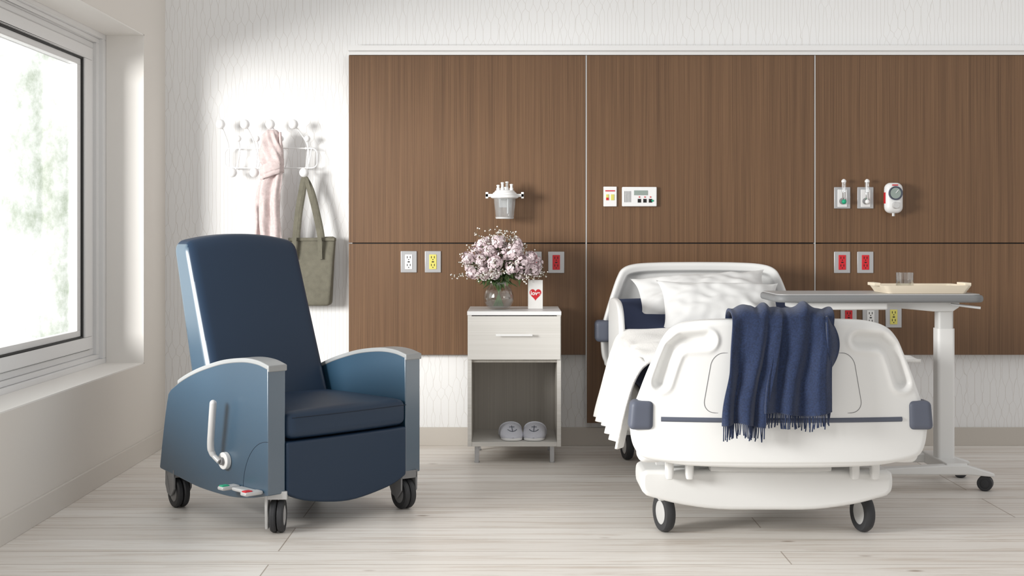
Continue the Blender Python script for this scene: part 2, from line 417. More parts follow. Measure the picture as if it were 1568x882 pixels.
# ------------------------------------------------------------------ outlets
def outlet(name, X, Z, insm, kind='duplex'):
    g = grp(name, (X, PF, Z))
    add(g, 'plate', box(X-0.044, X+0.044, PF-0.006, PF, Z-0.0585, Z+0.0585), M_metal, bevel=0.003)
    add(g, 'insert', box(X-0.020, X+0.020, PF-0.009, PF-0.0055, Z-0.040, Z+0.040), insm, bevel=0.002)
    parts = []
    for dz in (-0.021, 0.021):
        for dx in (-0.008, 0.008): parts.append(box(X+dx-0.0018, X+dx+0.0018, PF-0.0096, PF-0.008, Z+dz-0.002, Z+dz+0.010))
        parts.append(cyl((X, PF-0.0096, Z+dz-0.009), 0.003, 0.002, 'Y', 10))
    parts.append(box(X-0.006, X+0.006, PF-0.0096, PF-0.008, Z-0.003, Z+0.003))
    add(g, 'slots', join(*parts), M_black, smooth=False)
    return g
for X, Z, m in ((-0.560, 1.005, M_white), (-0.429, 1.005, M_yellow), (0.117, 1.002, M_red), (0.240, 1.002, M_red), (1.791, 1.002, M_red), (1.917, 1.002, M_red), (1.826, 0.702, M_red), (1.945, 0.702, M_white), (2.070, 0.706, M_yellow)):
    outlet('electrical_outlet', X, Z, m)

g = grp('nurse_call_switch', (0.532, PF, 1.359)); X, Z = 0.532, 1.359
add(g, 'plate', box(X-0.036, X+0.036, PF-0.01, PF, Z-0.054, Z+0.054), M_white, bevel=0.003)
add(g, 'red_label', box(X-0.026, X+0.026, PF-0.012, PF-0.009, Z+0.028, Z+0.034), M_red, smooth=False)
add(g, 'buttons', join(box(X-0.022, X-0.008, PF-0.013, PF-0.009, Z-0.02, Z+0.012), box(X+0.004, X+0.022, PF-0.013, PF-0.009, Z-0.02, Z+0.012)), M_yellow, bevel=0.001)
add(g, 'red_key', box(X-0.022, X-0.008, PF-0.0135, PF-0.012, Z-0.02, Z-0.006), M_red, smooth=False)
g = grp('nurse_call_station', (0.690, PF, 1.358)); X, Z = 0.690, 1.358
add(g, 'housing', box(X-0.094, X+0.094, PF-0.022, PF, Z-0.053, Z+0.053), M_white, bevel=0.005)
add(g, 'display', box(X-0.03, X+0.045, PF-0.024, PF-0.021, Z+0.008, Z+0.034), M_screen, bevel=0.001)
add(g, 'speaker', join(*[box(X-0.082+i*0.008, X-0.079+i*0.008, PF-0.0235, PF-0.021, Z-0.03, Z+0.03) for i in range(5)]), M_grey, smooth=False)
add(g, 'keys', join(*[box(X-0.01+i*0.03, X+0.008+i*0.03, PF-0.0245, PF-0.021, Z-0.032, Z-0.012) for i in range(3)]), M_black, bevel=0.001)
add(g, 'key_lights', join(*[cyl((X-0.001+i*0.03, PF-0.026, Z-0.002), 0.0035, 0.004, 'Y', 10) for i in range(3)]), M_red)
add(g, 'key_green', cyl((X+0.07, PF-0.026, Z-0.022), 0.006, 0.005, 'Y', 12), M_green)

for X, cm in ((1.791, M_green), (1.917, M_white)):
    Z = 1.352
    g = grp('medical_gas_outlet', (X, PF, Z))
    add(g, 'plate', box(X-0.044, X+0.044, PF-0.008, PF, Z-0.0585, Z+0.0585), M_metal, bevel=0.003)
    add(g, 'inset', box(X-0.026, X+0.026, PF-0.012, PF-0.007, Z-0.05, Z+0.045), M_white, bevel=0.003)
    add(g, 'socket', lathe([(0, PF-0.04), (0.014, PF-0.04), (0.018, PF-0.012), (0.018, PF-0.01)], 20, 'Y', (X, 0, Z-0.018)), M_grey)
    add(g, 'valve_knob', ball((X, PF-0.045, Z-0.022), 0.013, 16), cm)
    add(g, 'stem', tube([(X, PF-0.035, Z-0.02), (X, PF-0.04, Z+0.01), (X, PF-0.04, Z+0.03)], 0.009, 10), M_chrome)
    add(g, 'flow_tube', cyl((X, PF-0.04, Z+0.028), 0.012, 0.055, 'Z', 18), M_cplastic)
    add(g, 'tube_cap', lathe([(0, 0.083), (0.013, 0.083), (0.013, 0.092), (0.006, 0.100), (0, 0.101)], 18, 'Z', (X, PF-0.04, Z)), M_white)
X, Z = 2.057, 1.350
g = grp('vacuum_regulator', (X, PF, Z))
add(g, 'body', rbox((X, PF-0.045, Z), (0.098, 0.07, 0.165), 0.034, 12), M_white)
add(g, 'wall_mount', cyl((X, PF-0.02, Z+0.01), 0.025, 0.02, 'Y', 20), M_lgrey)
add(g, 'dial_bezel', lathe([(0.036, PF-0.075), (0.038, PF-0.09), (0.034, PF-0.092), (0.033, PF-0.086), (0, PF-0.086)], 28, 'Y', (X, 0, Z+0.025)), M_slate)
add(g, 'dial_face', cyl((X, PF-0.0875, Z+0.025), 0.029, 0.002, 'Y', 28), M_screen)
add(g, 'needle', xf(box(-0.0015, 0.0015, -0.001, 0.001, 0, 0.024), Matrix.Translation((X, PF-0.089, Z+0.025)) @ Matrix.Rotation(0.7, 4, 'Y')), M_white, smooth=False)
add(g, 'knob', lathe([(0, PF-0.105), (0.016, PF-0.105), (0.019, PF-0.08), (0.019, PF-0.075)], 24, 'Y', (X, 0, Z-0.04)), M_lgrey)
add(g, 'red_band', join(box(X-0.05, X-0.044, PF-0.06, PF-0.035, Z-0.03, Z+0.03), box(X-0.016, X+0.016, PF-0.0815, PF-0.076, Z+0.066, Z+0.072)), M_red, bevel=0.001)
add(g, 'port', cyl((X, PF-0.045, Z-0.098), 0.008, 0.02, 'Z', 14), M_lgrey)

# suction canister
X, Z, CY = -0.039, 1.35, PF-0.105
g = grp('suction_canister', (X, CY, Z))
add(g, 'jar', lathe([(0, -0.112), (0.045, -0.112), (0.049, -0.104), (0.059, 0.0), (0.056, 0.0), (0.046, -0.100), (0, -0.105)], 32, 'Z', (X, CY, Z)), M_cplastic)
add(g, 'lid', lathe([(0, 0.045), (0.02, 0.045), (0.022, 0.03), (0.05, 0.026), (0.056, 0.018), (0.064, 0.012), (0.064, -0.012), (0.060, -0.016), (0, -0.016)], 36, 'Z', (X, CY, Z+0.012)), M_white)
add(g, 'collar', lathe([(0.066, -0.004), (0.074, 0.0), (0.074, 0.012), (0.066, 0.016), (0.062, 0.006), (0.066, -0.004)], 36, 'Z', (X, CY, Z)), M_white)
pp = []
for dx, dy, h in ((-0.035, 0, 0.062), (-0.012, -0.02, 0.075), (0.012, 0.01, 0.08), (0.036, -0.01, 0.066)):
    pp.append(lathe([(0, 0), (0.010, 0), (0.010, 0.02), (0.007, 0.024), (0.007, h-0.03), (0.009, h-0.03), (0.009, h-0.024), (0, h-0.022)], 14, 'Z', (X+dx, CY+dy, Z+0.03)))
pp.append(box(X-0.102, X-0.055, CY-0.012, CY+0.012, Z+0.004, Z+0.02)); pp.append(box(X+0.055, X+0.102, CY-0.012, CY+0.012, Z+0.004, Z+0.02))
pp.append(box(X-0.102, X-0.088, CY-0.012, CY+0.012, Z-0.004, Z+0.030)); pp.append(box(X+0.088, X+0.102, CY-0.012, CY+0.012, Z-0.004, Z+0.030))
add(g, 'ports', join(*pp), M_white, bevel=0.001)
add(g, 'wall_bracket', join(box(X-0.02, X+0.02, CY+0.055, PF-0.006, Z-0.012, Z+0.016), box(X-0.03, X+0.03, PF-0.006, PF, Z-0.05, Z+0.04)), M_lgrey, bevel=0.002)
add(g, 'dip_tube', cyl((X+0.018, CY, Z-0.085), 0.007, 0.09, 'Z', 14), M_lgrey)
add(g, 'base_ring', lathe([(0.045, -0.113), (0.0475, -0.113), (0.0500, -0.103), (0.0475, -0.103)], 32, 'Z', (X, CY, Z)), M_lgrey)

# ------------------------------------------------------------------ coat rack, scarf, tote
g = grp('coat_rack', (-1.31, YB-0.05, 1.62))
YW = YB-0.055
fr = [(p[0], YW, p[1]) for p in rrect(-1.557, -1.057, 1.514, 1.621, 0.03)]
wires = [tube(fr, 0.0036, 8, closed=True)]
up = [-1.568, -1.436, -1.300, -1.175]; mid = [-1.479, -1.379, -1.25, -1.107]; lo = [-1.504, -1.386, -1.239, -1.118]
balls = []
for a in up:
    q = (a, YB-0.12, 1.746); balls.append(ball(q, 0.026, 20)); xx = -1.557+(a+1.568)*0.5/0.393*0.86+0.02
    wires.append(tube(cr([q, (a*0.5+xx*0.5, YB-0.09, 1.70), (xx, YW, 1.625), (xx, YW, 1.514)], 6), 0.0036, 8))
for a in mid:
    q = (a, YB-0.085, 1.671); balls.append(ball(q, 0.017, 16))
    wires.append(tube(cr([q, (a, YW-0.012, 1.65), (a, YW, 1.62), (a-0.006, YW, 1.56), (a-0.01, YW, 1.514)], 5), 0.0036, 8))
for a in lo:
    q = (a, YB-0.12, 1.486); balls.append(ball(q, 0.026, 20))
    wires.append(tube(cr([q, (a, YB-0.10, 1.475), (a, YW, 1.49), (a+0.02, YW, 1.56), (a+0.03, YW, 1.621)], 5), 0.0036, 8))
for a in (-1.5, -1.12): wires.append(cyl((a, YW, 1.621), 0.006, YB-YW, 'Y', 10)); wires.append(cyl((a, YW, 1.514), 0.006, YB-YW, 'Y', 10))
add(g, 'wire_frame', join(*wires), M_white); add(g, 'knobs', join(*balls), M_white)

g = grp('scarf', (-1.29, YB-0.11, 1.5))
def tail(x0, x1, zt, zb, y0, ph, wt, wb):
    def fn(u, v):
        w = wt+(wb-wt)*sstep(0, 0.45, v); x = x0+(x1-x0)*v+(u-0.5)*w
        y = y0+0.016*sin(u*11+ph+v*2.5+2*nz(u*2, v*3, ph))*(0.5+v*0.5)+0.012*nz(u*4, v*8, ph)
        return (x+0.012*sin(v*7+ph), y, zt+(zb-zt)*v+0.008*sin(u*9+ph)*v)
    return sheet(fn, 40, 50)
add(g, 'tail_1', tail(-1.275, -1.295, 1.70, 1.06, YB-0.160, 0.5, 0.07, 0.11), M_pink, solid=0.006)
add(g, 'tail_2', tail(-1.29, -1.365, 1.58, 1.04, YB-0.120, 2.1, 0.05, 0.085), M_pink, solid=0.006)
def knot(w, h):
    s = 1+0.25*nz(w.x*22, w.y*22, w.z*14)+0.10*sin((w.x*1.6+w.z*0.7)*90)
    tp = 1-0.45*max(0, (w.z/h[2])); return Vector((w.x*s*tp, w.y*s, w.z))
add(g, 'knot', rbox((-1.287, YB-0.150, 1.615), (0.125, 0.07, 0.20), 0.033, 26, knot), M_pink)
def wrap(u, v):
    a = u*2*pi; return (-1.285+0.055*cos(a)*(1+0.15*sin(5*a)), YB-0.155+0.03*sin(a), 1.50+0.035*(v-0.5)*2+0.02*cos(a)+0.01*sin(v*9))
add(g, 'wrap', sheet(wrap, 40, 10), M_pink, solid=0.008)

g = grp('tote_bag', (-1.08, YB-0.08, 0.77))
def totef(w, h):
    t = (w.z/h[2]+1)/2
    x = w.x*(0.94+0.07*t)-0.015*(1-t); y = w.y*(1-0.55*t)+0.010*nz(w.x*9, w.z*9, 1)+0.006*sin(w.x*30+w.z*12)*(1-t)
    return Vector((x, y, w.z+0.008*sin(w.x*14)*t))
add(g, 'bag_body', rbox((-1.081, YB-0.075, 0.952), (0.25, 0.11, 0.365), 0.02, 22, totef), M_tote)
st = []
for y, dx in ((YB-0.128, 0.0), (YB-0.085, 0.012)):
    pth = cr([(-1.17+dx, y, 1.02), (-1.168+dx, y, 1.14), (-1.155+dx, y, 1.27), (-1.138+dx, y+0.005, 1.38), (-1.122+dx*0.4, y+0.002, 1.452), (-1.106, y+0.003, 1.446), (-1.088+dx, y+0.003, 1.38), (-1.060+dx, y, 1.27), (-1.035+dx, y, 1.14), (-1.030+dx, y, 1.02)], 8)
    V = []; F = []
    for i, p in enumerate(pth):
        a = Vector(pth[max(i-1, 0)]); b = Vector(pth[min(i+1, len(pth)-1)]); t = (b-a).normalized(); nn = Vector((t.z, 0, -t.x))
        P = Vector(p)
        for s, yy in ((-1, -0.002), (1, -0.002), (1, 0.002), (-1, 0.002)):
            q = P+nn*(0.011*s); V.append((q.x, q.y+yy, q.z))
    for i in range(len(pth)-1):
        for j in range(4): F.append((i*4+j, i*4+(j+1) % 4, (i+1)*4+(j+1) % 4, (i+1)*4+j))
    st.append((V, F))
add(g, 'straps', join(*st), M_tote)
add(g, 'top_hem', box(-1.206, -0.955, YB-0.107, YB-0.045, 1.118, 1.136), M_tote, bevel=0.004)

# ------------------------------------------------------------------ nightstand
NX, NY0, NY1 = 0.0115, 6.579, 7.035
g = grp('nightstand', (NX, 6.8, 0)); x0, x1 = NX-0.235, NX+0.235
add(g, 'top', box(x0-0.002, x1+0.002, NY0-0.004, NY1, 0.746, 0.766), M_white, bevel=0.002)
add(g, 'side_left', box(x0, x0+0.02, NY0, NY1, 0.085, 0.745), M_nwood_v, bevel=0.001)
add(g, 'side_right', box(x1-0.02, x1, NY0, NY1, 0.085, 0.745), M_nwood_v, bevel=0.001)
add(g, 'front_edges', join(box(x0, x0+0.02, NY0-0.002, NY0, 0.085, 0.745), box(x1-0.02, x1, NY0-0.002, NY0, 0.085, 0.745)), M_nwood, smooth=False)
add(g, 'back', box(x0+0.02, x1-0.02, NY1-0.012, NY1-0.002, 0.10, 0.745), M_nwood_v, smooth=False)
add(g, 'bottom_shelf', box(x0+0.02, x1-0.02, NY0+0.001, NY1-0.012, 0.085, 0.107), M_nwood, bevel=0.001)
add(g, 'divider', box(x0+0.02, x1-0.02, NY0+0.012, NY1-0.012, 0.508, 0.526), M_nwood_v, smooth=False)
add(g, 'drawer_front', box(x0+0.003, x1-0.003, NY0-0.018, NY0-0.003, 0.524, 0.742), M_nwood, bevel=0.0015)
add(g, 'handle', join(box(NX-0.092, NX+0.092, NY0-0.048, NY0-0.040, 0.644, 0.654), box(NX-0.082, NX-0.072, NY0-0.042, NY0-0.018, 0.645, 0.653), box(NX+0.072, NX+0.082, NY0-0.042, NY0-0.018, 0.645, 0.653)), M_white, bevel=0.002)
lg = []
for lx in (x0+0.035, x1-0.055):
    for ly in (NY0+0.02, NY1-0.06):
        lg.append(box(lx, lx+0.022, ly, ly+0.022, 0.006, 0.085)); lg.append(cyl((lx+0.011, ly+0.011, 0.0), 0.014, 0.008, 'Z', 14))
    lg.append(box(lx, lx+0.022, NY0+0.02, NY1-0.04, 0.066, 0.085))
add(g, 'legs', join(*lg), M_metal, bevel=0.001)

# slippers
for sx, rz in ((-0.006, 0.10), (0.117, -0.08)):
    s = grp('slipper', (sx, 6.72, 0.108), rz, world=False)
    ol = cr([(0, -0.118), (0.040, -0.105), (0.055, -0.060), (0.052, 0.0), (0.044, 0.06), (0.044, 0.11), (0.027, 0.145), (0, 0.15), (-0.027, 0.145), (-0.044, 0.11), (-0.044, 0.06), (-0.052, 0.0), (-0.055, -0.060), (-0.040, -0.105)], 5, True)
    add(s, 'sole', prism(ol, 0.0005, 0.014, 'XY'), M_white, bevel=0.004)
    add(s, 'footbed', prism([(x*0.9, y*0.93) for x, y in ol], 0.0138, 0.020, 'XY'), M_slipin, bevel=0.003)
    def hw(yy):
        t = max(0.0, min(1.0, (yy+0.114)/0.055)); return 0.054*sqrt(max(0.0, 1-(1-t)**2))+0.001
    def up_(u, v):
        a = pi*u; yy = -0.114+0.125*(v**1.3); w = hw(yy)
        hgt = 0.058*(1-(1-v)**2.2)*(0.55+0.45*v)+0.004
        return (w*cos(a), yy+0.012*(1-sin(a))*v, 0.012+hgt*max(0, sin(a))**0.55)
    add(s, 'upper', sheet(up_, 28, 22), M_slip, solid=0.007)
    rim = [up_(i/24, 1.0) for i in range(25)]
    add(s, 'cuff', tube([(p[0], p[1]+0.003, p[2]+0.002) for p in rim], 0.0065, 8), M_slip)
    add(s, 'heel_strap', tube(cr([(0.047, 0.02, 0.025), (0.046, 0.08, 0.032), (0.034, 0.13, 0.04), (0, 0.148, 0.042), (-0.034, 0.13, 0.04), (-0.046, 0.08, 0.032), (-0.047, 0.02, 0.025)], 5), 0.008, 8), M_slip)
    def on(u_, v_, e=0.006): p = Vector(up_(u_, v_)); return (p.x, p.y-e*0.5, p.z+e*0.7)
    add(s, 'emblem', join(tube([on(0.5, 0.35), on(0.5, 0.5), on(0.5, 0.7)], 0.0018, 6), tube([on(0.42, 0.62), on(0.5, 0.62), on(0.58, 0.62)], 0.0018, 6), tube([on(0.36, 0.48), on(0.42, 0.38), on(0.5, 0.34), on(0.58, 0.38), on(0.64, 0.48)], 0.0018, 6)), M_slate)

# vase + flowers
VX, VY, VZ = -0.068, 6.76, 0.768
g = grp('flower_vase', (VX, VY, VZ))
pr = [(0, 0.0), (0.045, 0.0), (0.066, 0.02), (0.078, 0.055), (0.072, 0.09), (0.055, 0.118), (0.052, 0.135), (0.058, 0.142)]
prc = cr(pr, 5); inner = [(max(r-0.004, 0), h+(0.006 if h < 0.05 else 0)) for r, h in reversed(prc)]
add(g, 'glass_bowl', lathe(prc+inner, 36, 'Z', (VX, VY, VZ)), M_glass)
add(g, 'water', lathe([(0, 0.007), (0.042, 0.007), (0.062, 0.022), (0.0735, 0.055), (0.0705, 0.08), (0, 0.08)], 36, 'Z', (VX, VY, VZ)), M_water)
clumps = []
for i in range(900):
    a = random.uniform(0, 2*pi); e = random.uniform(-0.30, 1.3); r = random.uniform(0.45, 1)
    p = Vector((0.200*r*cos(a)*cos(e*0.9), 0.13*r*sin(a)*cos(e*0.9), 0.145*r*sin(e)))+Vector((VX+0.005, VY, VZ+0.215))
    if all((p-q).length > 0.058 for q in clumps): clumps.append(p)
    if len(clumps) > 36: break
stems = []; PV, PFc = [], []; LV, LF = [], []
def petal(c, n, t, size):
    b = n.cross(t).normalized(); k = len(PV)
    for s, w, h in ((0, 0.0, 0), (0.5, 0.42, 0.12), (1.0, 0.25, 0.05), (1.0, -0.25, 0.05), (0.5, -0.42, 0.12)):
        PV.append(tuple(c+t*size*s+b*size*w+n*size*h))
    PFc.append((k, k+1, k+2, k+3, k+4))
def leaf(c, t, n, L, w):
    b = n.cross(t).normalized(); k = len(LV)
    for s, ww, h in ((0, 0, 0), (0.35, 0.5, 0.05), (0.7, 0.38, 0.0), (1, 0, -0.15), (0.7, -0.38, 0.0), (0.35, -0.5, 0.05), (0.5, 0, -0.06)):
        LV.append(tuple(c+t*L*s+b*w*ww+n*L*h))
    for q in ((0, 1, 6), (1, 2, 6), (2, 3, 6), (3, 4, 6), (4, 5, 6), (5, 0, 6)): LF.append(tuple(k+i for i in q))
for p in clumps:
    R = random.uniform(0.028, 0.042)
    for i in range(75):
        d = Vector((random.gauss(0, 1), random.gauss(0, 1), random.gauss(0, 1))).normalized()
        c = p+d*R*random.uniform(0.75, 1.15); n = (d+Vector([random.uniform(-0.3, 0.3) for _ in range(3)])).normalized()
        t = n.orthogonal().normalized(); q0 = random.uniform(0, 6.28)
        for j in range(5):
            petal(c, n, Matrix.Rotation(q0+j*2*pi/5, 3, n) @ t, random.uniform(0.008, 0.011))
    nk = Vector((VX+(p.x-VX)*0.16, VY+(p.y-VY)*0.16, VZ+0.135))
    bb = Vector((VX-(p.x-VX)*0.15, VY-(p.y-VY)*0.2, VZ+0.015))
    stems.append(tube(cr([tuple(bb), tuple(nk), tuple(nk.lerp(p, 0.6)+Vector((0, 0, 0.01))), tuple(p)], 5), 0.0022, 6))
    for i in range(4):
        d = Vector((random.gauss(0, 1), random.gauss(0, 1), random.gauss(-0.6, 0.5))).normalized()
        leaf(nk.lerp(p, random.uniform(0.4, 0.9)), d, Vector((0, 0, 1)), random.uniform(0.03, 0.055), random.uniform(0.016, 0.026))
for i in range(70):
    a = random.uniform(0, 2*pi); d = Vector((cos(a), sin(a), random.uniform(-0.5, 0.6))).normalized()
    leaf(Vector((VX, VY, VZ+0.15))+d*random.uniform(0.015, 0.05)+Vector((0, 0, random.uniform(-0.005, 0.04))), d, Vector((0, 0, 1)), random.uniform(0.04, 0.07), random.uniform(0.02, 0.03))
add(g, 'blossoms', (PV, PFc), M_petal, smooth=False, recalc=False)
add(g, 'leaves', (LV, LF), M_leaf, recalc=False)
add(g, 'stems', join(*stems), M_leaf)
tw = []; bd = []
for i in range(60):
    a = random.uniform(0, 2*pi); e = random.uniform(-0.10, 1.45)
    d = Vector((cos(a)*cos(e), 0.75*sin(a)*cos(e), sin(e)*0.98+0.0))
    s = Vector((VX, VY, VZ+0.16)); L = random.uniform(0.21, 0.28)
    mid_ = s+d*L*0.6+Vector((0, 0, 0.015)); end = s+d*L
    tw.append(tube(cr([tuple(s), tuple(mid_), tuple(end)], 4), 0.0014, 5))
    for j in range(13):
        q = mid_.lerp(end, random.uniform(0.2, 1.0)); o = Vector([random.gauss(0, 0.011) for _ in range(3)])
        tw.append(tube([tuple(q), tuple(q+o)], 0.0008, 4)); bd.append(ball(tuple(q+o), random.uniform(0.0027, 0.0046), 8))
add(g, 'twigs', join(*tw), M_twig); add(g, 'buds', join(*bd), M_bud)

# card
g = grp('greeting_card', (0.122, 6.80, 0.7665))
add(g, 'front_leaf', box(0.084, 0.160, 6.800, 6.8012, 0.767, 0.916), M_paperw, smooth=False)
add(g, 'back_leaf', xf(box(0, 0.076, 0, 0.0012, 0, 0.149), Matrix.Translation((0.084, 6.8014, 0.767)) @ Matrix.Rotation(0.5, 4, 'Z')), M_paperw, smooth=False)
hp = []
for i in range(60):
    t = 2*pi*i/60; hp.append((0.122+0.0019*16*sin(t)**3, 0.843+0.0021*(13*cos(t)-5*cos(2*t)-2*cos(3*t)-cos(4*t))))
add(g, 'heart_print', prism(hp, 6.7990, 6.7999, 'XZ'), M_red, smooth=False)
cu = bpy.data.curves.new('t', 'FONT'); cu.body = 'love'; cu.size = 0.030; cu.align_x = 'CENTER'; cu.offset = 0.0008; cu.extrude = 0.0002
to = bpy.data.objects.new('t', cu); col.objects.link(to); bpy.context.view_layer.update()
tm = bpy.data.meshes.new_from_object(to.evaluated_get(bpy.context.evaluated_depsgraph_get()))
tv = [tuple(v.co) for v in tm.vertices]; tf = [tuple(p.vertices) for p in tm.polygons]
bpy.data.objects.remove(to)
add(g, 'love_lettering', (tv, tf), M_paperw, smooth=False, M=Matrix.Translation((0.122, 6.7985, 0.838)) @ Matrix.Rotation(pi/2, 4, 'X'))

# ------------------------------------------------------------------ recliner (local coords, front = -y)
g = grp('recliner_chair', (-0.920, 5.51, 0), radians(44.5), world=False)
top = cr([(-0.372, 0.640), (-0.30, 0.654), (-0.20, 0.656), (-0.064, 0.640), (0.06, 0.612), (0.16, 0.583), (0.26, 0.545), (0.350, 0.50)], 6)
rear = cr([(0.370, 0.48), (0.392, 0.40), (0.418, 0.28), (0.440, 0.165)], 4)
bot = cr([(0.435, 0.158), (0.30, 0.142), (0.12, 0.120), (-0.10, 0.115), (-0.25, 0.130), (-0.372, 0.155)], 6)
side = top+rear+bot
for s, nm in ((-1, 'left'), (1, 'right')):
    xa, xb = (-0.38, -0.30) if s < 0 else (0.30, 0.38)
    add(g, 'arm_panel_'+nm, prism(side, xa, xb, 'YZ'), M_bluep, bevel=0.010, bseg=4)
    capl = [(y, z+0.014) for y, z in top[:-4]]; capb = [(y, z-0.004) for y, z in reversed(top[:-4])]
    capl[0] = (-0.380, 0.652)
    add(g, 'arm_cap_'+nm, prism([(-0.380, 0.628)]+capl+capb+[(-0.372, 0.628)], xa-0.003, xb+0.003, 'YZ'), M_cap, bevel=0.004)
add(g, 'side_arc_seam', tube([(-0.3800, -0.372+0.17*sin(t)*1.0, 0.16+0.20*cos(t)) for t in [i*pi/2/14 for i in range(15)]], 0.0010, 6), M_seam)
def seatdef(w, h):
    c = 1-(w.x/h[0])**2
    z = w.z+(0.016*c*(1-(w.y/h[1])**2) if w.z > 0 else 0); y = w.y-(0.012*c if w.y < 0 else 0)
    return Vector((w.x, y, z))
add(g, 'seat_cushion', rbox((0, -0.10, 0.413), (0.596, 0.57, 0.108), 0.032, 22, seatdef), M_blue)
add(g, 'seat_piping', tube([(x, -0.393-0.012*(1-(x/0.298)**2), 0.445) for x in [-0.285+0.57*i/20 for i in range(21)]], 0.0016, 6), M_seam)
fp = [(-0.298, 0.352), (0.298, 0.352), (0.298, 0.16)]+cr([(0.298, 0.15), (0.2, 0.112), (0.0, 0.085), (-0.2, 0.112), (-0.298, 0.15)], 6)
add(g, 'footrest_panel', prism(fp, -0.382, -0.33, 'XZ'), M_blue, bevel=0.016, bseg=5)
add(g, 'seat_base', box(-0.299, 0.299, -0.33, 0.36, 0.18, 0.355), M_blue, bevel=0.01)
H = 0.74
def backdef(w, h):
    t = (w.z/h[2]+1)/2
    yf = 0.105+0.275*t; th = 0.20-0.075*t
    yy = yf+(w.y/h[1]+1)/2*th
    cx = 1-(w.x/h[0])**2
    if w.y < 0: yy -= 0.014*cx*(0.5+sin(pi*t)*0.5)
    return Vector((w.x*(1.03-0.03*t), yy, w.z+0.036*cx*sstep(0.6, 1, t)))
ob = add(g, 'backrest', rbox((0, 0, 0.38+H/2), (0.572, 0.17, H), 0.042, 30, backdef), M_blue)
ob.data.materials.append(M_bluep)
for p in ob.data.polygons:
    if abs(p.normal.x) > 0.72: p.material_index = 1  # side faces take the lighter panel vinyl for their window-lit look
add(g, 'back_seam', tube([(x, 0.105+0.275*0.79-0.0135, 0.945) for x in [-0.16+0.32*i/12 for i in range(13)]], 0.0022, 6), M_seam)
add(g, 'lever_disc', cyl((-0.400, -0.085, 0.256), 0.034, 0.02, 'X', 32), M_plastic, bevel=0.003)
add(g, 'lever_hub', cyl((-0.412, -0.085, 0.256), 0.015, 0.014, 'X', 24), M_grey, bevel=0.002)
lev = cr([(-0.415, -0.085, 0.256), (-0.425, -0.055, 0.282), (-0.432, -0.050, 0.315), (-0.436, -0.064, 0.40), (-0.438, -0.078, 0.487)], 6)
add(g, 'lever_handle', tube(lev, 0.014, 14, taper=[0.75]*6+[0.9]*4+[1.0]*(len(lev)-10)), M_lgrey)
add(g, 'lever_tip', ball(lev[-1], 0.014, 14), M_lgrey)
# pedals
add(g, 'pedal_bar', rbox((-0.402, -0.25, 0.163), (0.045, 0.13, 0.014), 0.006, 8), M_lgrey)
for nm, y, m in (('green', -0.165, M_green), ('red', -0.325, M_red)):
    add(g, 'pedal_arm_'+nm, rbox((-0.422, y, 0.166), (0.080, 0.042, 0.016), 0.007, 8), M_lgrey)
    add(g, 'pedal_cap_'+nm, rbox((-0.442, y, 0.175), (0.032, 0.028, 0.006), 0.0025, 8), m)
for (cx, cy), nm, a in (((-0.305, -0.33), 'front_left', -0.75), ((0.325, -0.33), 'front_right', -0.15), ((-0.335, 0.360), 'rear_left', -0.15), ((0.325, 0.350), 'rear_right', -0.15)):
    c = Vector((cx, cy, 0.064)); wheel(g, 'caster_'+nm, c, a, 0.064, 0.052, M_lgrey if nm == 'front_left' else M_grey, twin=True)
    M = Matrix.Translation(c) @ Matrix.Rotation(a, 4, 'Z')
    hood = [(-0.045, 0.10), (0.045, 0.10), (0.052, 0.03), (0.03, -0.005), (-0.01, -0.015), (-0.045, 0.02)]
    if nm == 'front_left':
        plate = [(-0.045, 0.10), (0.040, 0.10), (0.030, -0.048), (-0.030, -0.048)]
        add(g, 'caster_fork_'+nm, join(xf(prism(plate, -0.046, -0.034, 'YZ'), M), xf(box(-0.046, 0.040, -0.040, 0.040, 0.068, 0.10), M)), M_lgrey, bevel=0.003)
    else:
        add(g, 'caster_fork_'+nm, join(xf(prism(hood, -0.040, -0.032, 'YZ'), M), xf(prism(hood, 0.032, 0.040, 'YZ'), M), xf(box(-0.040, 0.040, -0.045, 0.045, 0.068, 0.10), M)), M_grey, bevel=0.002)

# ------------------------------------------------------------------ hospital bed
BX = 0.975
g = grp('hospital_bed', (BX, 5.8, 0))
FY = 4.69
fo = [(0.001, 0.846), (0.20, 0.845), (0.32, 0.838), (0.385, 0.815), (0.422, 0.775), (0.452, 0.71), (0.482, 0.64), (0.512, 0.56), (0.534, 0.50), (0.540, 0.44), (0.528, 0.375), (0.498, 0.342), (0.43, 0.326), (0.33, 0.314), (0.15, 0.310)]
h1 = [(0.275, 0.772), (0.36, 0.766), (0.395, 0.74), (0.415, 0.69), (0.437, 0.62)]
def rec(x, z, d):
    q = segd(abs(x), z, h1)
    r = 0.030*(1-sstep(0.010, 0.032, q))
    r -= 0.006*math.exp(-((q-0.040)/0.009)**2)
    r += 0.004*sstep(0.335, 0.325, z)
    return r
bowf = lambda x, z: 0.055*(x/0.54)**2 + 0.02*max(0, (0.5-z))
add(g, 'footboard', xf(shield(fo, 0.075, 0.022, bowf, rec), Matrix.Translation((BX, FY, 0))), M_plastic, ang=60)
def onfoot(x, z, o=0.0): return (BX+x, FY+bowf(x, z)-o, z)
ln = rrect(-0.29, 0.29, 0.51, 0.726, 0.045, 8)
ln = [(x*(1-0.13*(z-0.51)/0.216), z) for x, z in ln]
add(g, 'footboard_panel_line', tube([onfoot(x, z, 0.0) for x, z in ln], 0.0013, 6, closed=True), M_grey)
add(g, 'footboard_stripe', join(tube([onfoot(-0.435+0.87*i/30, 0.484, -0.004) for i in range(31)], 0.010, 10)), M_slate)
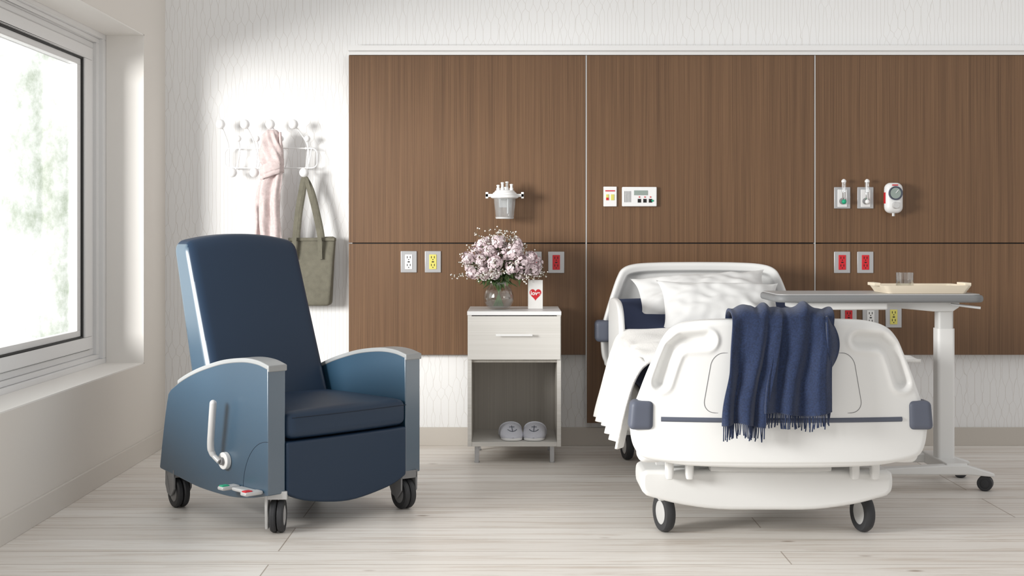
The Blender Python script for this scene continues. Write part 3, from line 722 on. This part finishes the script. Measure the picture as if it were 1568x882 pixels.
for s in (-1, 1):
    c = onfoot(s*0.505, 0.497, -0.025)
    nm = 'left' if s < 0 else 'right'
    def bd_(w, h, s=s): return Vector((w.x+0.10*(-w.z)*s*0.9*(1 if w.x*s > 0 else 0.3), w.y, w.z))
    add(g, 'footboard_bumper_'+nm, rbox(c, (0.086, 0.085, 0.105), 0.018, 12, bd_), M_slate)
    add(g, 'footboard_corner_'+nm, rbox((BX+s*0.465, FY+0.13, 0.36), (0.10, 0.10, 0.09), 0.03, 8), M_plastic)
# headboard
HY = 6.86
ho = [(0.001, 1.008), (0.20, 1.006), (0.33, 0.998), (0.395, 0.975), (0.425, 0.93), (0.455, 0.85), (0.485, 0.76), (0.510, 0.67), (0.515, 0.58), (0.500, 0.50), (0.45, 0.46), (0.15, 0.455)]
def rech(x, z, d): return 0.032*sstep(0.040, 0.058, d)
bowh = lambda x, z: -0.12*abs(x/0.5)**3
add(g, 'headboard', xf(shield(ho, 0.06, 0.022, bowh, rech), Matrix.Translation((BX, HY, 0))), M_plastic, ang=60)
for s in (-1, 1):
    add(g, 'headboard_bumper_%s' % ('left' if s < 0 else 'right'), rbox((BX+s*0.505, HY-0.10, 0.655), (0.085, 0.11, 0.11), 0.022, 12), M_slate)
    ro = cr([(6.02, 0.50), (6.00, 0.66), (6.06, 0.78), (6.20, 0.835), (6.45, 0.84), (6.62, 0.82), (6.68, 0.74), (6.68, 0.52)], 6)
    add(g, 'siderail_%s' % ('left' if s < 0 else 'right'), prism(ro, BX+s*0.468-0.014, BX+s*0.468+0.014, 'YZ'), M_plastic, bevel=0.010, bseg=4)
def topz(y): return 0.66+0.17*sstep(5.75, 6.9, y)*1.0
ys = [4.80+0.04*i for i in range(50)]
V = []; F = []
for y in ys:
    for x, z in [(-0.44, -0.15), (-0.45, -0.12), (-0.45, -0.03), (-0.43, -0.004), (-0.3, 0), (0, 0.004), (0.3, 0), (0.43, -0.004), (0.45, -0.03), (0.45, -0.12), (0.44, -0.15)]:
        V.append((BX+x, y, topz(y)+z))
nn = 11
for i in range(len(ys)-1):
    for j in range(nn): F.append((i*nn+j, i*nn+(j+1) % nn, (i+1)*nn+(j+1) % nn, (i+1)*nn+j))
F += [tuple(range(nn)), tuple(range((len(ys)-1)*nn, len(ys)*nn))]
add(g, 'mattress', (V, F), M_sheetblue, ang=50)
add(g, 'deck', box(BX-0.45, BX+0.45, 4.80, 6.76, 0.43, 0.505), M_plastic2, bevel=0.012)
add(g, 'side_frame', join(box(BX-0.44, BX-0.39, 4.79, 6.82, 0.355, 0.43), box(BX+0.39, BX+0.44, 4.79, 6.82, 0.355, 0.43), box(BX-0.44, BX+0.44, 4.79, 4.86, 0.345, 0.43), box(BX-0.44, BX+0.44, 6.78, 6.84, 0.355, 0.47)), M_plastic2, bevel=0.008)
bs = cr([(0.455, 0.262), (0.474, 0.245), (0.474, 0.19), (0.455, 0.165)], 4)+cr([(0.44, 0.160), (0.33, 0.132), (0.18, 0.112), (0.0, 0.110)], 4)
bp_ = [(x, z) for x, z in bs]+[(-x, z) for x, z in reversed(bs[:-1])]
add(g, 'base_cover_foot', prism([(BX+x-0.012, z) for x, z in bp_], 4.93, 5.16, 'XZ'), M_plastic, bevel=0.016, bseg=4)
add(g, 'base_cover_head', prism([(BX+x*0.9, z) for x, z in bp_], 6.60, 6.80, 'XZ'), M_plastic, bevel=0.016, bseg=4)
add(g, 'base_beams', join(box(BX-0.36, BX-0.30, 5.1, 6.65, 0.15, 0.21), box(BX+0.30, BX+0.36, 5.1, 6.65, 0.15, 0.21)), M_plastic2, bevel=0.006)
pst = []
for x in (-0.385, -0.31, 0.31, 0.385): pst.append(rbox((BX+x, 4.90, 0.30), (0.03, 0.05, 0.13), 0.01, 6))
add(g, 'end_posts', join(*pst), M_plastic)
add(g, 'end_crossbar', rbox((BX, 4.97, 0.285), (0.86, 0.03, 0.025), 0.01, 8), M_lgrey)
add(g, 'under_plate', rbox((BX, 4.98, 0.272), (0.46, 0.14, 0.03), 0.012, 8), M_plastic2)
add(g, 'lift_arms', join(tube([(BX-0.25, 5.2, 0.2), (BX-0.25, 5.6, 0.4)], 0.025, 10), tube([(BX+0.25, 5.2, 0.2), (BX+0.25, 5.6, 0.4)], 0.025, 10), tube([(BX-0.25, 6.6, 0.2), (BX-0.25, 6.2, 0.4)], 0.025, 10), tube([(BX+0.25, 6.6, 0.2), (BX+0.25, 6.2, 0.4)], 0.025, 10), box(BX-0.28, BX+0.28, 5.25, 5.31, 0.27, 0.36)), M_slate)
for cx, cy, a, nm in ((-0.385, 5.07, 0.30, 'foot_left'), (0.385, 5.07, 0.22, 'foot_right'), (-0.385, 6.70, 0.2, 'head_left'), (0.385, 6.70, 0.2, 'head_right')):
    wheel(g, 'caster_'+nm, (BX+cx, cy, 0.075), a, 0.075, 0.036, M_lgrey)
    add(g, 'caster_stem_'+nm, rbox((BX+cx, cy, 0.150), (0.06, 0.10, 0.05), 0.015, 6), M_plastic2)

# pillows
def pillow(name, W, D, T, M, seed):
    def half(sg):
        def fn(u, v):
            a = 2*u-1; b = 2*v-1
            t = (max(0, 1-abs(a)**2.6)**0.6)*(max(0, 1-abs(b)**2.6)**0.6)
            x = W*a*(0.90+0.10*abs(b)**3); y = D*b*(0.86+0.14*abs(a)**3)
            wr = 0.016*nz(a*2.2+seed, b*2.2, sg)+0.012*sin(6*a+6*b*(1 if a > 0 else -1)+seed+3*nz(a, b, seed))*abs(a)*t+0.010*nz(a*5, b*4, seed)
            return (x, y, sg*(T*t)+wr*(t**0.5))
        return sheet(fn, 56, 40)
    o = add(None, name, join(half(1), half(-1)), M_pillow, M=None, recalc=False, ang=180)
    o.matrix_world = M; return o
pillow('pillow', 0.300, 0.18, 0.072, Matrix.Translation((BX+0.030, 6.29, 0.800)) @ Matrix.Rotation(radians(1.5), 4, 'Y') @ Matrix.Rotation(radians(42), 4, 'X'), 1.0)
pillow('pillow', 0.345, 0.185, 0.065, Matrix.Translation((BX-0.02, 6.54, 0.850)) @ Matrix.Rotation(radians(-4), 4, 'Y') @ Matrix.Rotation(radians(33), 4, 'X'), 4.0)

# white knit blanket
prof = cr([(0.55, 0.0), (0.2, 0.004), (-0.2, 0.006), (-0.40, 0.006), (-0.475, -0.015), (-0.51, -0.07), (-0.53, -0.16), (-0.55, -0.26), (-0.572, -0.350)], 8)
def bl(u, v):
    y = 4.87+1.12*u+0.05*sin(v*3)*u
    i = v*(len(prof)-1); a = int(min(i, len(prof)-2)); t = i-a
    px = prof[a][0]*(1-t)+prof[a+1][0]*t; pz = prof[a][1]*(1-t)+prof[a+1][1]*t
    hang = sstep(0.45, 1, v)
    f = 0.9*nz(u*5+1.3, v*1.2, 3)+0.35*nz(u*13, v*2, 5)+0.35*sin(u*34+2*v)
    x = px-0.040*hang*f-0.010*hang*u
    if v < 0.5: pz += 0.014*nz(u*7, v*7, 2)
    z = topz(y)*(1-hang)+0.68*hang+pz+0.022-0.02*hang*sstep(0.4, 1, u)+0.007*nz(u*9, v*6, 8)
    return (BX+x, y, z)
add(None, 'knit_blanket', sheet(bl, 160, 90), M_knit, solid=0.012, recalc=False, ang=180)

# navy throw on footboard
g = grp('throw_blanket', (BX, FY, 0.6))
def panel(xt0, xt1, xb0, xb1, zb, ph, nf, seedv):
    def fn(u, v):
        # v: 0 = behind board, 0.3 = crest, 1 = hem
        xt = xt0+(xt1-xt0)*u; xb = xb0+(xb1-xb0)*u
        k = sstep(0.25, 1, v); x = xt*(1-k)+xb*k
        lx = x-BX; yb = FY+bowf(lx, 0.7)
        wv = u+0.10*nz(v*1.3, seedv, u*2)+0.05*v*sin(v*3+ph)
        f = 0.62*sin(wv*nf*2*pi+ph)+0.9*nz(wv*nf*1.2, v*0.9, seedv)
        f = max(-1, min(1.1, f*1.15))
        zc = 0.880+0.012*nz(u*5, 1.0, seedv)*2+0.012*sin(pi*u)
        if v < 0.3:
            s = v/0.3
            if s < 0.45: q = s/0.45; y = yb+0.105; z = 0.76+(zc-0.035-0.76)*q
            else:
                q = (s-0.45)/0.55; a = pi*q; y = yb+0.034+0.071*cos(a); z = zc-0.035+0.035*sin(a)
        else:
            q = (v-0.3)/0.7; y = yb-0.037; z = (zc-0.035)*(1-q)+zb*q
            z += 0.016*nz(u*2, 3.3, seedv)*q+0.010*sin(u*4+ph)*q
        amp = 0.006+0.013*sstep(0.25, 0.7, v)
        y -= amp*(1.1+f)+0.008*sstep(0.3, 1, v)+0.004*nz(u*6, v*7, seedv)
        x += 0.010*nz(v*3, u*3, seedv)+0.010*sin(v*4+ph)*k
        return (x, y, z)
    return fn
pA = panel(0.785, 0.962, 0.758, 0.905, 0.472, 0.4, 2.2, 1.0)
pB = panel(0.952, 1.150, 0.895, 1.125, 0.520, 2.3, 2.4, 5.7)
for nm, p in (('left_fall', pA), ('right_fall', pB)):
    add(g, nm, sheet(p, 90, 100), M_throw, solid=0.011, recalc=False, ang=180)
frs = []
for p, n in ((pA, 30), (pB, 42)):
    for i in range(n):
        u = (i+0.5)/n; q = Vector(p(u, 1.0)); q.z += 0.006; L = random.uniform(0.045, 0.062); dx = random.gauss(0, 0.004); dy = random.gauss(0, 0.002)
        frs.append(tube([tuple(q), tuple(q+Vector((dx*0.3, dy, -L*0.5))), tuple(q+Vector((dx, dy*2, -L)))], 0.0026, 5, taper=[1, 0.8, 0.9]))
add(g, 'fringe', join(*frs), M_throw)
def lobe(u, v):
    x = 1.115+0.050*sin(pi*min(1, v*1.05))**0.7*u; z = 0.86-0.21*v
    return (x, FY+bowf(x-BX, 0.7)-0.045-0.015*cos(u*3)-0.01*sin(pi*v), z)
add(g, 'folded_corner', sheet(lobe, 16, 30), M_throw, solid=0.014, recalc=False, ang=180)

# ------------------------------------------------------------------ overbed table
g = grp('overbed_table', (1.99, 6.04, 0))
TY0, TY1 = 5.83, 6.25
add(g, 'top_edge', prism(rrect(1.178, 2.122, TY0, TY1, 0.06, 8), 0.848, 0.880, 'XY'), M_tableedge, bevel=0.012, bseg=4)
add(g, 'top_surface', prism(rrect(1.192, 2.108, TY0+0.014, TY1-0.014, 0.05, 8), 0.8795, 0.885, 'XY'), M_tabletop, bevel=0.002)
add(g, 'support_tray', box(1.29, 1.70, 5.90, 6.18, 0.812, 0.848), M_plastic, bevel=0.008)
add(g, 'support_arm', prism([(1.62, 0.848), (2.05, 0.848), (2.05, 0.82), (2.02, 0.80), (1.93, 0.80), (1.66, 0.825)], 5.98, 6.10, 'XZ'), M_plastic, bevel=0.006)
add(g, 'release_lever', tube([(2.0, 5.95, 0.835), (2.06, 5.90, 0.828), (2.11, 5.88, 0.822)], 0.006, 8), M_lgrey)
add(g, 'column_outer', prism(rrect(1.957, 2.037, 6.00, 6.08, 0.015), 0.10, 0.72, 'XY'), M_plastic)
add(g, 'column_inner', prism(rrect(1.962, 2.032, 6.005, 6.075, 0.012), 0.71, 0.815, 'XY'), M_plastic2)
feet = []
for y in (5.88, 6.20):
    feet.append(prism([(1.56, 0.075), (1.56, 0.098), (1.96, 0.118), (2.04, 0.118), (2.165, 0.080), (2.165, 0.064), (2.04, 0.075)], y-0.028, y+0.028, 'XZ'))
feet.append(box(1.95, 2.045, 5.86, 6.22, 0.072, 0.125))
add(g, 'base', join(*feet), M_plastic, bevel=0.006)
for cx, cy, nm in ((2.13, 5.88, 'a'), (2.13, 6.20, 'b'), (1.60, 5.88, 'c'), (1.60, 6.20, 'd')):
    wheel(g, 'caster_'+nm, (cx, cy, 0.034), 1.1, 0.034, 0.045, M_dark, twin=True)
# tray
g = grp('serving_tray', (1.88, 6.02, 0.8855))
to_ = rrect(1.70, 2.055, 5.90, 6.15, 0.02); ti = rrect(1.715, 2.04, 5.915, 6.135, 0.015)
add(g, 'tray_bottom', prism(to_, 0.8858, 0.893, 'XY'), M_tray, bevel=0.001)
def wallring(a, b, z0, z1, flare):
    n = len(a); V = []; F = []
    cx, cy = 1.8775, 6.025
    def fl(p, k): return (cx+(p[0]-cx)*k, cy+(p[1]-cy)*k)
    for p in a: V.append((*p, z0))
    for p in a: q = fl(p, flare); V.append((*q, z1))
    for p in b: q = fl(p, flare); V.append((*q, z1))
    for p in b: V.append((*p, z0))
    for i in range(n):
        j = (i+1) % n
        for k_ in range(4):
            k2 = (k_+1) % 4; F.append((k_*n+i, k_*n+j, k2*n+j, k2*n+i))
    return V, F
add(g, 'tray_rim', wallring(to_, ti, 0.888, 0.922, 1.12), M_tray)
add(g, 'tray_grips', join(box(1.655, 1.685, 5.97, 6.08, 0.918, 0.932), box(2.07, 2.10, 5.97, 6.08, 0.918, 0.932)), M_tray, bevel=0.002)
g = grp('drinking_glass', (1.81, 6.02, 0.8935))
add(g, 'glass_body', lathe([(0, 0), (0.036, 0), (0.040, 0.004), (0.041, 0.084), (0.0385, 0.084), (0.0375, 0.012), (0, 0.010)], 32, 'Z', (1.81, 6.02, 0.8935)), M_glass)
add(g, 'water', lathe([(0, 0.011), (0.0372, 0.0125), (0.0380, 0.05), (0, 0.05)], 32, 'Z', (1.81, 6.02, 0.8935)), M_water)

# ------------------------------------------------------------------ world + lights
w = bpy.data.worlds.new('sky'); sc.world = w; w.use_nodes = True; nt = w.node_tree; L = nt.links.new
bg = nt.nodes['Background']
tc = nt.nodes.new('ShaderNodeTexCoord')
dt = nt.nodes.new('ShaderNodeVectorMath'); dt.operation = 'DOT_PRODUCT'; dt.inputs[1].default_value = (-0.80, 0.60, 0.0)
L(tc.outputs['Generated'], dt.inputs[0])
mr = nt.nodes.new('ShaderNodeMapRange'); mr.inputs['From Min'].default_value = 0.30; mr.inputs['From Max'].default_value = 0.75; mr.inputs['To Min'].default_value = 0.68; mr.inputs['To Max'].default_value = 1.9
L(dt.outputs['Value'], mr.inputs['Value'])
mp = nt.nodes.new('ShaderNodeMapping'); mp.inputs['Scale'].default_value = (20, 20, 13); L(tc.outputs['Generated'], mp.inputs[0])
n = nt.nodes.new('ShaderNodeTexNoise'); n.inputs['Scale'].default_value = 1; n.inputs['Detail'].default_value = 9; n.inputs['Roughness'].default_value = 0.78; L(mp.outputs[0], n.inputs['Vector'])
r = nt.nodes.new('ShaderNodeValToRGB'); r.color_ramp.elements[0].position = 0.34; r.color_ramp.elements[0].color = (0.36, 0.43, 0.32, 1); r.color_ramp.elements[1].position = 0.56; r.color_ramp.elements[1].color = (1, 1, 1, 1)
mm = nt.nodes.new('ShaderNodeMix'); mm.data_type = 'RGBA'; mm.inputs['A'].default_value = (1, 0.985, 0.965, 1)
mf = nt.nodes.new('ShaderNodeMapRange'); mf.inputs['From Min'].default_value = 0.30; mf.inputs['From Max'].default_value = 0.75; L(dt.outputs['Value'], mf.inputs['Value'])
L(mf.outputs[0], mm.inputs['Factor']); L(n.outputs['Fac'], r.inputs[0]); L(r.outputs[0], mm.inputs['B']); L(mm.outputs['Result'], bg.inputs['Color']); L(mr.outputs[0], bg.inputs['Strength'])

def area(name, loc, target, sx, sy, P, c=(1, 1, 1)):
    ld = bpy.data.lights.new(name, 'AREA'); ld.shape = 'RECTANGLE'; ld.size = sx; ld.size_y = sy; ld.energy = P; ld.color = c
    o = bpy.data.objects.new(name, ld); col.objects.link(o); o.location = loc
    o.rotation_euler = (Vector(target)-Vector(loc)).to_track_quat('-Z', 'Y').to_euler()
    return o
area('daylight_lamp', (-4.6, 2.6, 1.75), (0.2, 6.6, 1.0), 1.8, 1.5, 560, (1, 0.982, 0.955))

# ------------------------------------------------------------------ camera
cd = bpy.data.cameras.new('camera'); cam = bpy.data.objects.new('camera', cd); col.objects.link(cam)
cam.location = (0, 0, 1.15); cam.rotation_euler = (pi/2, 0, 0)
cd.sensor_width = 36; cd.sensor_fit = 'HORIZONTAL'; cd.lens = 36*2000/1568; cd.shift_y = -81/1568
sc.camera = cam
sc.view_settings.view_transform = 'Standard'
sc.view_settings.look = 'None'
sc.view_settings.exposure = 0.0
